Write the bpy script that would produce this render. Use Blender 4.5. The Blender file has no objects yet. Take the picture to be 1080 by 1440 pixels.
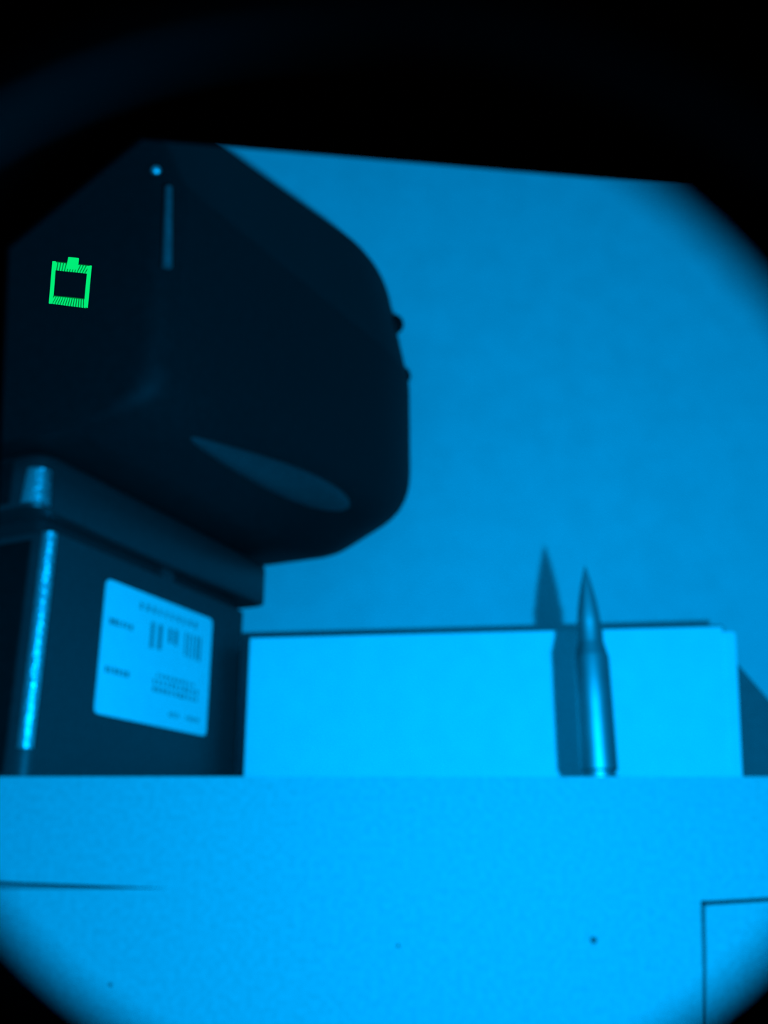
import bpy, bmesh, math, random
from mathutils import Vector, Matrix
random.seed(7)
S = bpy.context.scene
COL = S.collection
R = math.radians

# ------------------------------------------------------------------ camera, world, light, exposure
CAM_Z = 1.0                                   # lens height; the cabinet top is 3 cm above it
cam_data = bpy.data.cameras.new('camera')
cam = bpy.data.objects.new('camera', cam_data); COL.objects.link(cam)
cam.location = (0, 0, CAM_Z)
cam.rotation_euler = (R(90 + 19.6), 0, 0)     # tilted up
cam_data.sensor_fit = 'VERTICAL'
cam_data.sensor_height = 36.0
cam_data.lens = 35.75
cam_data.clip_start = 0.0005
cam_data.dof.use_dof = True
cam_data.dof.focus_distance = 0.055
cam_data.dof.aperture_fstop = 35.75 / 0.42
S.camera = cam

BLUE = (0.0, 0.40, 1.0)                       # the viewer shows the world in one blue
world = bpy.data.worlds.new('world'); S.world = world
world.use_nodes = True
bg = world.node_tree.nodes['Background']
bg.inputs['Color'].default_value = (*BLUE, 1)
bg.inputs['Strength'].default_value = 0.34

ld = bpy.data.lights.new('illuminator', 'POINT')   # small infrared illuminator beside the lens
ld.energy = 6.5
ld.color = BLUE
ld.shadow_soft_size = 0.0025
lamp = bpy.data.objects.new('illuminator', ld); COL.objects.link(lamp)
lamp.location = (0.0475, 0.088, CAM_Z + 0.0098)

S.view_settings.view_transform = 'Standard'
S.view_settings.look = 'None'
S.view_settings.exposure = 0.0
S.view_settings.gamma = 1.0
S.view_settings.use_curve_mapping = False

# ------------------------------------------------------------------ helpers
def mat(name, col, rough=0.6, metal=0.0, noise=0.0, nscale=200.0, bump=0.0, bscale=600.0, spec=0.5, bdist=0.0003):
    m = bpy.data.materials.new(name); m.use_nodes = True
    nt = m.node_tree; b = nt.nodes['Principled BSDF']
    b.inputs['Base Color'].default_value = (*col, 1)
    b.inputs['Roughness'].default_value = rough
    b.inputs['Metallic'].default_value = metal
    b.inputs['Specular IOR Level'].default_value = spec
    tc = nt.nodes.new('ShaderNodeTexCoord')
    if noise > 0:
        n = nt.nodes.new('ShaderNodeTexNoise'); n.inputs['Scale'].default_value = nscale
        n.inputs['Detail'].default_value = 4
        r = nt.nodes.new('ShaderNodeValToRGB')
        r.color_ramp.elements[0].position = 0.3; r.color_ramp.elements[1].position = 0.7
        r.color_ramp.elements[0].color = tuple(max(0, c * (1 - noise)) for c in col) + (1,)
        r.color_ramp.elements[1].color = tuple(min(1, c * (1 + noise)) for c in col) + (1,)
        nt.links.new(tc.outputs['Object'], n.inputs['Vector'])
        nt.links.new(n.outputs['Fac'], r.inputs['Fac'])
        nt.links.new(r.outputs['Color'], b.inputs['Base Color'])
    if bump > 0:
        n2 = nt.nodes.new('ShaderNodeTexNoise'); n2.inputs['Scale'].default_value = bscale
        n2.inputs['Detail'].default_value = 3
        bp = nt.nodes.new('ShaderNodeBump'); bp.inputs['Strength'].default_value = bump
        bp.inputs['Distance'].default_value = bdist
        nt.links.new(tc.outputs['Object'], n2.inputs['Vector'])
        nt.links.new(n2.outputs['Fac'], bp.inputs['Height'])
        nt.links.new(bp.outputs['Normal'], b.inputs['Normal'])
    return m

def g(v): return (v, v, v)

def obj(name, bm, m, parent=None, smooth=False, angle=None):
    bmesh.ops.recalc_face_normals(bm, faces=bm.faces[:])
    me = bpy.data.meshes.new(name); bm.to_mesh(me); bm.free()
    me.materials.append(m)
    if smooth:
        for p in me.polygons: p.use_smooth = True
        if angle is not None: me.set_sharp_from_angle(angle=R(angle))
    o = bpy.data.objects.new(name, me); COL.objects.link(o)
    if parent: o.parent = parent
    return o

def thing(name, label, cat, loc=(0, 0, 0), rot=(0, 0, 0)):
    o = bpy.data.objects.new(name, None); COL.objects.link(o)
    o.location = loc; o.rotation_euler = rot
    o['label'] = label; o['category'] = cat
    o.empty_display_size = 0.02
    return o

def box_bm(x0, x1, y0, y1, z0, z1, bevel=0.0, seg=2, bm=None):
    new = bm is None
    if new: bm = bmesh.new()
    geo = bmesh.ops.create_cube(bm, size=1)
    for v in geo['verts']:
        v.co = Vector((x0 + (v.co.x + .5) * (x1 - x0), y0 + (v.co.y + .5) * (y1 - y0), z0 + (v.co.z + .5) * (z1 - z0)))
    if bevel > 0:
        es = list({e for v in geo['verts'] for e in v.link_edges})
        bmesh.ops.bevel(bm, geom=es, offset=bevel, segments=seg, affect='EDGES', profile=0.5)
    return bm

def prism_bm(pts, axis, a0, a1, bm=None):
    """extrude a polygon: axis 'y' -> pts are (x, z); 'z' -> (x, y); 'x' -> (y, z)"""
    if bm is None: bm = bmesh.new()
    def P(p, a):
        return {'y': (p[0], a, p[1]), 'z': (p[0], p[1], a), 'x': (a, p[0], p[1])}[axis]
    A = [bm.verts.new(P(p, a0)) for p in pts]; B = [bm.verts.new(P(p, a1)) for p in pts]
    bm.faces.new(A); bm.faces.new(B[::-1])
    n = len(pts)
    for i in range(n): bm.faces.new((A[i], A[(i + 1) % n], B[(i + 1) % n], B[i]))
    return bm

def round_poly(pts, radii, seg=4):
    out = []; n = len(pts)
    for i, p in enumerate(pts):
        p = Vector(p); a = Vector(pts[i - 1]); b = Vector(pts[(i + 1) % n]); r = radii[i]
        da = (a - p).normalized(); db = (b - p).normalized()
        ang = da.angle(db); d = r / math.tan(ang / 2)
        d = min(d, (a - p).length * .49, (b - p).length * .49)
        s, e = p + da * d, p + db * d
        for k in range(seg + 1):
            t = k / seg
            out.append(tuple((1 - t) ** 2 * s + 2 * t * (1 - t) * p + t * t * e))
    return out

def lathe_bm(prof, n=40):
    bm = bmesh.new(); rings = []
    for r, z in prof:
        rings.append([bm.verts.new((r * math.cos(2 * math.pi * k / n), r * math.sin(2 * math.pi * k / n), z)) for k in range(n)])
    for a, b in zip(rings, rings[1:]):
        for k in range(n): bm.faces.new((a[k], a[(k + 1) % n], b[(k + 1) % n], b[k]))
    bm.faces.new(rings[0][::-1]); bm.faces.new(rings[-1])
    return bm

def loft_bm(sections):
    bm = bmesh.new(); rs = [[bm.verts.new(p) for p in s] for s in sections]
    n = len(rs[0])
    for a, b in zip(rs, rs[1:]):
        for k in range(n): bm.faces.new((a[k], a[(k + 1) % n], b[(k + 1) % n], b[k]))
    bm.faces.new(rs[0][::-1]); bm.faces.new(rs[-1])
    return bm

# ------------------------------------------------------------------ materials
M_wall = mat('matte_wall_paint', g(.80), .9, noise=.04, nscale=60, bump=.12, bscale=500)
M_floor = mat('floor_grey', g(.3), .7, noise=.1, nscale=8)
M_cab = mat('white_cabinet_paint', g(.385), .75, noise=.09, nscale=500, bump=.25, bscale=900)
M_cabdark = mat('cabinet_carcass', g(.25), .8)
M_dent = mat('dent_dark', g(.10), .9)
M_carton = mat('white_card', g(.88), .85, noise=.03, nscale=90, bump=.08, bscale=700)
M_black = mat('black_textured_plastic', g(.0048), .68, noise=.25, nscale=300, bump=.35, bscale=1500, spec=.14)
M_base = mat('charcoal_plastic', g(.026), .52, noise=.12, nscale=300, bump=.35, bscale=1500)
M_lip = mat('charcoal_lip_plastic', g(.018), .40, noise=.12, nscale=300, bump=.35, bscale=1500)
M_gap_shade = mat('black_gap_shade', g(.004), .9)
M_label = mat('white_label_paper', g(.80), .7, noise=.03, nscale=200)
M_print = mat('grey_label_ink', g(.24), .8)
M_brass = mat('brass', g(.42), .50, metal=1.0, noise=.08, nscale=120)
M_copper = mat('bullet_jacket', g(.45), .55, metal=1.0)
M_wedge = mat('grey_plastic_block', g(.16), .8, noise=.08)
M_eye = mat('flat_black_housing', g(.0002), 1.0, spec=0.0)
M_highlight = mat('silver_highlight', g(.75), .38, metal=1.0, noise=.2, nscale=700, bump=.9, bscale=900, bdist=.0006)
M_sheen = mat('charcoal_sheen', g(.022), .6, noise=.15, nscale=300)
M_dim_highlight = mat('dull_grey_highlight', g(.06), .6, noise=.3, nscale=500)
M_ring = mat('dark_anodised_ring', g(.006), 1.0, spec=0.0)

def emission(name, col, strength):
    m = bpy.data.materials.new(name); m.use_nodes = True
    nt = m.node_tree; nt.nodes.clear()
    e = nt.nodes.new('ShaderNodeEmission'); o = nt.nodes.new('ShaderNodeOutputMaterial')
    e.inputs['Color'].default_value = (*col, 1); e.inputs['Strength'].default_value = strength
    nt.links.new(e.outputs[0], o.inputs['Surface']); return m
M_green = emission('green_display_segments', (0.0, 1.0, .22), .85)
M_greendim = emission('green_display_segments_dim', (0.0, 1.0, .18), .16)

def glass_mat():
    m = bpy.data.materials.new('clear_display_glass'); m.use_nodes = True
    nt = m.node_tree; nt.nodes.clear()
    t = nt.nodes.new('ShaderNodeBsdfTransparent'); gl = nt.nodes.new('ShaderNodeBsdfGlossy')
    gl.inputs['Roughness'].default_value = .02
    gl.inputs['Color'].default_value = (.05, .05, .05, 1)
    fr = nt.nodes.new('ShaderNodeFresnel'); fr.inputs['IOR'].default_value = 1.2
    mx = nt.nodes.new('ShaderNodeMixShader'); o = nt.nodes.new('ShaderNodeOutputMaterial')
    nt.links.new(fr.outputs[0], mx.inputs[0]); nt.links.new(t.outputs[0], mx.inputs[1])
    nt.links.new(gl.outputs[0], mx.inputs[2]); nt.links.new(mx.outputs[0], o.inputs['Surface'])
    return m
M_glass = glass_mat()

# ------------------------------------------------------------------ setting
def struct(name, bm, m):
    o = obj(name, bm, m); o['kind'] = 'structure'; return o
TOP = CAM_Z + 0.0298                           # cabinet top
WALL_Y = 0.56
struct('floor', box_bm(-2, 2, -2.0, WALL_Y, -.05, 0), M_floor)
struct('wall_back', box_bm(-2, 2, WALL_Y, WALL_Y + .1, -.05, 2.5), M_wall)

# ------------------------------------------------------------------ cabinet
cab = thing('cabinet', 'wide white cabinet whose front shows thin door gaps, with everything standing on its top', 'cabinet', (0, .34, 0))
obj('carcass', box_bm(-.45, .45, .016, .215, .06, TOP - .012), M_cabdark, cab)
obj('plinth', box_bm(-.43, .43, .03, .20, 0, .06), M_cabdark, cab)
def Z(v): return CAM_Z + v
obj('top_board', box_bm(-.45, .45, .006, .215, TOP - .012, TOP), M_cab, cab)
rail = [(-.45, TOP), (-.45, Z(-.0020)), (-.12, Z(-.0022)), (-.060, Z(-.0045)), (.0990, Z(-.0078)), (.1015, Z(-.0079)), (.122, Z(-.0068)), (.45, Z(-.0040)), (.45, TOP)]
doorL = [(-.45, Z(-.0046)), (-.12, Z(-.0045)), (-.060, Z(-.0042)), (.0990, Z(-.0074)), (.0962, Z(-.045)), (.0962, .07), (-.45, .07)]
doorR = [(.1003, Z(-.0092)), (.122, Z(-.0080)), (.45, Z(-.0052)), (.45, .07), (.0972, .07), (.0972, Z(-.045))]
o = obj('top_rail', prism_bm(rail, 'y', 0, .016), M_cab, cab)
o = obj('door', prism_bm(doorL, 'y', .00008, .016), M_cab, cab)
o = obj('door', prism_bm(doorR, 'y', .0003, .016), M_cab, cab)
for x, z, r in ((.0647, -.0192, .0011), (.0044, -.0208, .0005), (-.0834, -.0318, .0006)):
    bm = bmesh.new()
    bmesh.ops.create_cone(bm, cap_ends=True, segments=14, radius1=r, radius2=r * .6, depth=.0003,
                          matrix=Matrix.Translation((x, -.0001, Z(z))) @ Matrix.Rotation(R(90), 4, 'X'))
    obj('dent', bm, M_dent, cab)

# ------------------------------------------------------------------ white carton
ca = math.atan2(-.0232, .2135)
carton = thing('carton', 'long low white card box standing behind the upright rifle cartridge', 'box', (.1520, .431, TOP), (0, 0, ca))
CH = .0695
obj('body', prism_bm([(-.2140, 0), (-.0102, 0), (-.0056, CH + .0016), (-.2140, CH + .0016)], 'y', 0, .055), M_carton, carton)
obj('end_flap', prism_bm(round_poly([(-.0106, .0), (-.0046, 0), (0, CH - .0004), (-.0058, CH - .0004)], [.0002, .0004, .0015, .0002], 3), 'y', .0010, .0538), M_carton, carton)

# ------------------------------------------------------------------ grey block at the right
wd = thing('wedge_block', 'grey block with a sloping top behind the right end of the white card box', 'block', (0, .505, TOP))
obj('body', prism_bm([(.120, 0), (.120, .084), (.166, .084), (.2290, 0)], 'y', 0, .035), M_wedge, wd)

# ------------------------------------------------------------------ rifle cartridge
k = 1.063e-3
cart = thing('rifle_cartridge', 'slim brass rifle cartridge with pointed bullet standing upright before the white card box', 'cartridge', (.0731, .355, TOP))
case = [(5.2, 0), (6.0, .4), (6.0, 1.3), (5.25, 1.6), (5.25, 2.7), (5.98, 3.3), (5.97, 12), (5.9, 24), (5.77, 39.6), (5.5, 40.4), (4.6, 44.0), (4.36, 45.0), (4.36, 51.2), (3.9, 51.25)]
obj('case', lathe_bm([(r * k, z * k) for r, z in case], 48), M_brass, cart, True, 35)
bul = [(3.88, 50.5), (3.9, 51.5)] + [(3.7 * (1 - (t / 9) ** 1.4) + .2, 51.5 + 19.7 * t / 9) for t in range(1, 10)]
obj('bullet', lathe_bm([(r * k, z * k) for r, z in bul], 40), M_copper, cart, True, 50)

# ------------------------------------------------------------------ the dark machine
DW = .150                                      # width, towards local +y (away from the visible side)
mach = thing('desktop_machine', 'large dark machine with rounded overhanging head on a block base with white label', 'machine', (-.1189, .348, TOP), (0, 0, R(66)))
bm = bmesh.new()
pts = round_poly([(-.002, 0), (.131, 0), (.131, DW), (-.002, DW)], [.006, .0025, .004, .004], 6)
obj('base', prism_bm(pts, 'z', 0, .0865, bm), M_base, mach, True, 30)
obj('gap_shade', prism_bm(round_poly([(-.004, .003), (.128, .003), (.128, DW - .003), (-.004, DW - .003)], [.004] * 4, 4), 'z', .0865, .0905), M_gap_shade, mach)  # black recessed strip; the shade under the lip is put into its colour
obj('latch_tab', box_bm(.066, .074, .0004, .004, .0865, .0905), M_base, mach)
pts = round_poly([(-.017, -.006), (.1395, -.006), (.1395, DW + .006), (-.017, DW + .006)], [.008, .0025, .006, .006], 6)
def inset(ps, d, cx=.06, cy=.07):
    out = []
    for x, y in ps: out.append((x - d if x > cx else x + d, y - d if y > cy else y + d))
    return out
lipsec = [[(x, y, z) for x, y in inset(pts, d)] for d, z in ((.0015, .0905), (.0004, .0910), (0, .0922), (0, .1085), (.0006, .1105), (.002, .1118))]
obj('lip', loft_bm(lipsec), M_lip, mach, True, 40)

def head_section(u, s, zb, z1, z2, zt, back, chb=.034, cht=.030, rs=(.024, .020, .010, .012, .012, .01, .01, .012)):
    P = [(-s + chb, zb), (-s, z1), (-s, z2), (-s + cht, zt), (back - cht, zt), (back, z2), (back, z1), (back - chb, zb)]
    return [(u, y, z) for y, z in round_poly(P, rs, 5)]
def full(u): return dict(s=.060, zb=.1118 + .15 * max(0, u - .12), z1=.118 + .11 * u, z2=.207 + .13 * u, zt=.273 + .185 * u, cht=.030 - .09 * max(0, u - .03), back=DW + .02)
secs = []
N0 = -.026; RN = .010
for i in range(7):
    a = math.pi / 2 * i / 6
    u = N0 + RN * (1 - math.cos(a)) ; d = RN * (1 - math.sin(a))
    F = full(u); F['s'] -= d; F['back'] -= d; F['z1'] += d * .3; F['z2'] -= d * .6; F['zt'] -= d; F['zb'] += d * .02
    secs.append(head_section(u, **F))
for u in (.02, .07, .12, .148): secs.append(head_section(u, **full(u)))
UE = .228; US = .148
for i in range(1, 13):                         # rounded far end
    a = math.pi / 2 * i / 12; c = 1 - math.cos(a)
    u = US + (UE - US) * math.sin(a)
    F = full(u); F['s'] -= .021 * c; F['zb'] += .060 * c; F['z1'] += .054 * c; F['z2'] -= .008 * c; F['zt'] -= .032 * c; F['back'] -= .05 * c
    secs.append(head_section(u, **F))
obj('head', loft_bm(secs), M_black, mach, True, 55)
# rating label with its printed blocks on the base side (local y = 0, facing -y)
lab = obj('rating_label', prism_bm(round_poly([(.0305, .0258), (.1037, .0258), (.1037, .0770), (.0305, .0770)], [.0025] * 4, 4), 'y', -.0005, .0), M_label, mach)
lab['label'] = 'white rating label with faint grey print'
def printbm(rects):
    bm = bmesh.new()
    for x0, x1, z0, z1 in rects: box_bm(x0, x1, -.00062, -.0005, z0, z1, bm=bm)
    return bm
def dashes(x0, x1, z0, z1, n, fill=.62):
    w = (x1 - x0) / n; out = []
    for i in range(n):
        f = fill * random.uniform(.7, 1.25)
        out.append((x0 + i * w, x0 + i * w + w * f, z0 + random.uniform(0, .12) * (z1 - z0), z1))
    return out
rows = [dashes(.052, .094, .0700, .0728, 10, .40),
        dashes(.034, .049, .0600, .0625, 6, .62), dashes(.034, .049, .0415, .0440, 6, .62)]
rows.append(dashes(.060, .070, .0550, .0665, 2, .5) + dashes(.072, .080, .0600, .0665, 2, .45) + dashes(.084, .097, .0560, .0670, 5, .42))
rows.append(dashes(.064, .097, .0390, .0410, 11, .55) + dashes(.064, .097, .0420, .0440, 11, .5) + dashes(.066, .094, .0450, .0465, 10, .5))
rows.append(dashes(.076, .084, .0305, .0325, 4, .5) + dashes(.088, .098, .0305, .0325, 5, .5))
for r in rows: obj('print', printbm(r), M_print, lab)
obj('dark_front', box_bm(-.0026, -.0019, .008, DW - .006, .002, .084, .0003, 1), M_black, mach)  # thin black sheet added to darken the front of the base
obj('dark_front', box_bm(-.0176, -.0169, .006, DW - .004, .0925, .1085, .0003, 1), M_black, mach)  # another added to darken the front of the lip
# silver parts standing in for the highlight on the near base and lip corner
bm = bmesh.new()
bmesh.ops.create_cone(bm, cap_ends=True, segments=20, radius1=.0027, radius2=.0027, depth=.0765, matrix=Matrix.Translation((.0005, .0025, .0482)))
o = obj('corner_highlight', bm, M_highlight, mach, True, 40); o['label'] = 'narrow bright strip standing in for the highlight on the near corner of the base'
bm = bmesh.new()
bmesh.ops.create_cone(bm, cap_ends=True, segments=20, radius1=.0052, radius2=.0046, depth=.013, matrix=Matrix.Translation((-.0125, -.0015, .0985)))
o = obj('lip_highlight', bm, M_highlight, mach, True, 40); o['label'] = 'bright cap standing in for the highlight above the corner strip'
# added strip, dot and ridge standing in for highlights and sheen on the head
a, b = Vector((-.0235, -.0585, .168)), Vector((-.0262, -.0585, .199))
bm = bmesh.new()
mt = Matrix.Translation((a + b) / 2) @ (b - a).to_track_quat('Z', 'Y').to_matrix().to_4x4()
bmesh.ops.create_cone(bm, cap_ends=True, segments=16, radius1=.0017, radius2=.0012, depth=(b - a).length, matrix=mt)
obj('edge_highlight', bm, M_dim_highlight, mach, True, 40)
bm = bmesh.new(); bmesh.ops.create_uvsphere(bm, u_segments=14, v_segments=8, radius=.0018, matrix=Matrix.Translation((-.0245, -.051, .2095)))
obj('highlight_dot', bm, M_highlight, mach, True)
bm = bmesh.new()                                # underside sheen built as a lighter ridge, broad towards the far end
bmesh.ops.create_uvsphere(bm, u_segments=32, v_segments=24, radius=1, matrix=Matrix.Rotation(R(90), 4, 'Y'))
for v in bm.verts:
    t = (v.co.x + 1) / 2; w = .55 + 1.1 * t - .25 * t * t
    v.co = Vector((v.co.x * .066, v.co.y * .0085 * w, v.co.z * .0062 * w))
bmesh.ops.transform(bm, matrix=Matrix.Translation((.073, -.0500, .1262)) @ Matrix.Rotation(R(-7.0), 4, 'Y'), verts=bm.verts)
obj('sheen_ridge', bm, M_sheen, mach, True)
# two small knobs on the far end
for (u, y, z, r) in ((.206, -.0445, .270, .006), (.2135, -.0455, .240, .006)):
    bm = bmesh.new(); bmesh.ops.create_uvsphere(bm, u_segments=16, v_segments=10, radius=r, matrix=Matrix.Translation((u, y, z)))
    obj('knob', bm, M_black, mach, True)

# ------------------------------------------------------------------ the eyepiece the view is seen through
PX = 1 / 1430.0
eye = thing('eyepiece', 'black round eyepiece housing around the whole view, with a green battery symbol lit in it', 'eyepiece', (0, 0, CAM_Z), (R(90 + 19.6), 0, 0))
def px(x, y, d): return ((x - 540) * PX * d, (720 - y) * PX * d)
def plate_bm(hole, outer_r, z0, z1, centre=(0, 0), n=72):
    """annular plate with a shaped hole (hole radially visible from its centre); local z points back to the eye"""
    bm = bmesh.new(); cx, cy = centre
    def hit(a):
        dx, dy = math.cos(a), math.sin(a); best = 1e9; m = len(hole)
        for i in range(m):
            (ax, ay), (bx, by) = hole[i], hole[(i + 1) % m]
            ex, ey = bx - ax, by - ay; det = dx * -ey + ex * dy
            if abs(det) < 1e-15: continue
            rx, ry = ax - cx, ay - cy
            t = (rx * -ey + ex * ry) / det; s_ = (dx * ry - dy * rx) / det
            if t > 0 and -1e-6 <= s_ <= 1 + 1e-6: best = min(best, t)
        return best
    angs = sorted(set([2 * math.pi * i / n - math.pi for i in range(n)] + [math.atan2(y - cy, x - cx) for x, y in hole]))
    rings = []
    for r_of, z in ((None, z0), (outer_r, z0), (outer_r, z1), (None, z1)):
        rings.append([bm.verts.new((cx + (hit(a) if r_of is None else r_of) * math.cos(a), cy + (hit(a) if r_of is None else r_of) * math.sin(a), z)) for a in angs])
    m = len(angs)
    for a, b in zip(rings, rings[1:] + rings[:1]):
        for i in range(m): bm.faces.new((a[i], a[(i + 1) % m], b[(i + 1) % m], b[i]))
    return bm
D1 = .026
hole = [px(x, y, D1) for x, y in ((198, 193), (1010, 262), (1180, 276), (1180, 1560), (-120, 1560), (-30, 1000), (-5, 700), (10, 347))]
obj('field_stop', plate_bm(hole, 1150 * PX * D1, -D1 - .0002, -D1), M_eye, eye)
D2 = .0055
def circ(cx, cy, r, d, n=64): return [((cx + r * math.cos(2 * math.pi * i / n) - 540) * PX * d, (720 - cy - r * math.sin(2 * math.pi * i / n)) * PX * d) for i in range(n)]
c2 = ((555 - 540) * PX * D2, (720 - 850) * PX * D2)
def rim(d, n=96):                             # slightly off-round, shaped to vignette the view's corners; wider towards the upper left
    out = []
    for i in range(n):
        a = 2 * math.pi * i / n
        rr = 745 + 130 * max(0, math.cos(a - R(130))) ** 3 - 30 * max(0, math.cos(a - R(30))) ** 3 + 28 * max(0, math.cos(a - R(-48))) ** 3 + 18 * max(0, math.cos(a - R(228))) ** 3
        out.append(px(555 + rr * math.cos(a), 850 - rr * math.sin(a), d))
    return out
obj('vignette_rim', plate_bm(rim(D2), 1250 * PX * D2, -D2 - .0004, -D2, c2), M_eye, eye)
D3 = .0052
c3 = ((490 - 540) * PX * D3, (720 - 1050) * PX * D3)
obj('retaining_ring', plate_bm(circ(490, 1050, 1005, D3), 1055 * PX * D3, -D3 - .0001, -D3, c3, 96), M_ring, eye)
# display glass with the battery symbol on it
D4 = .055
bm = bmesh.new()
bmesh.ops.create_cone(bm, cap_ends=True, segments=64, radius1=.0395, radius2=.0395, depth=.0006, matrix=Matrix.Translation((0, 0, -D4 - .0004)))
obj('display_glass', bm, M_glass, eye)
def quad(bm, ps, d):
    A = [bm.verts.new((*px(x, y, d), -d)) for x, y in ps]; B = [bm.verts.new((*px(x, y, d), -d + .0001)) for x, y in ps]
    bm.faces.new(A); bm.faces.new(B[::-1])
    for i in range(4): bm.faces.new((A[i], A[(i + 1) % 4], B[(i + 1) % 4], B[i]))
def bilerp(c, s, t):
    (ax, ay), (bx, by), (cx, cy), (dx, dy) = c      # tl, tr, br, bl
    return ((ax * (1 - s) + bx * s) * (1 - t) + (dx * (1 - s) + cx * s) * t, (ay * (1 - s) + by * s) * (1 - t) + (dy * (1 - s) + cy * s) * t)
sy = bpy.data.objects.new('battery_symbol', None); COL.objects.link(sy); sy.parent = eye; sy.empty_display_size = .002
bm = bmesh.new()
quad(bm, [(74.5, 368), (79, 368), (74.5, 427), (69.5, 427)], D4)            # left bar
quad(bm, [(124, 375), (129, 374), (123.5, 433), (118.5, 432)], D4)          # right bar
quad(bm, [(97, 362), (111, 363.5), (109.5, 380), (93.5, 378)], D4)          # terminal
obj('outline', bm, M_green, sy)
bm = bmesh.new(); bm2 = bmesh.new()
for tl, tr, br, bl, n in (((77, 368), (129, 374), (124, 385), (77, 380), 13), ((76, 416), (120, 420.5), (122, 433.5), (71, 427), 14)):
    c = (tl, tr, br, bl)
    quad(bm2, [tl, tr, br, bl], D4 + .00005)
    for i in range(n):
        s0, s1 = (i + .15) / n, (i + .6) / n
        quad(bm, [bilerp(c, s0 + .03, .1), bilerp(c, s1 + .03, .1), bilerp(c, s1, 1), bilerp(c, s0, 1)], D4 - .00002)
obj('segments', bm, M_green, sy)
obj('segment_glow', bm2, M_greendim, sy)
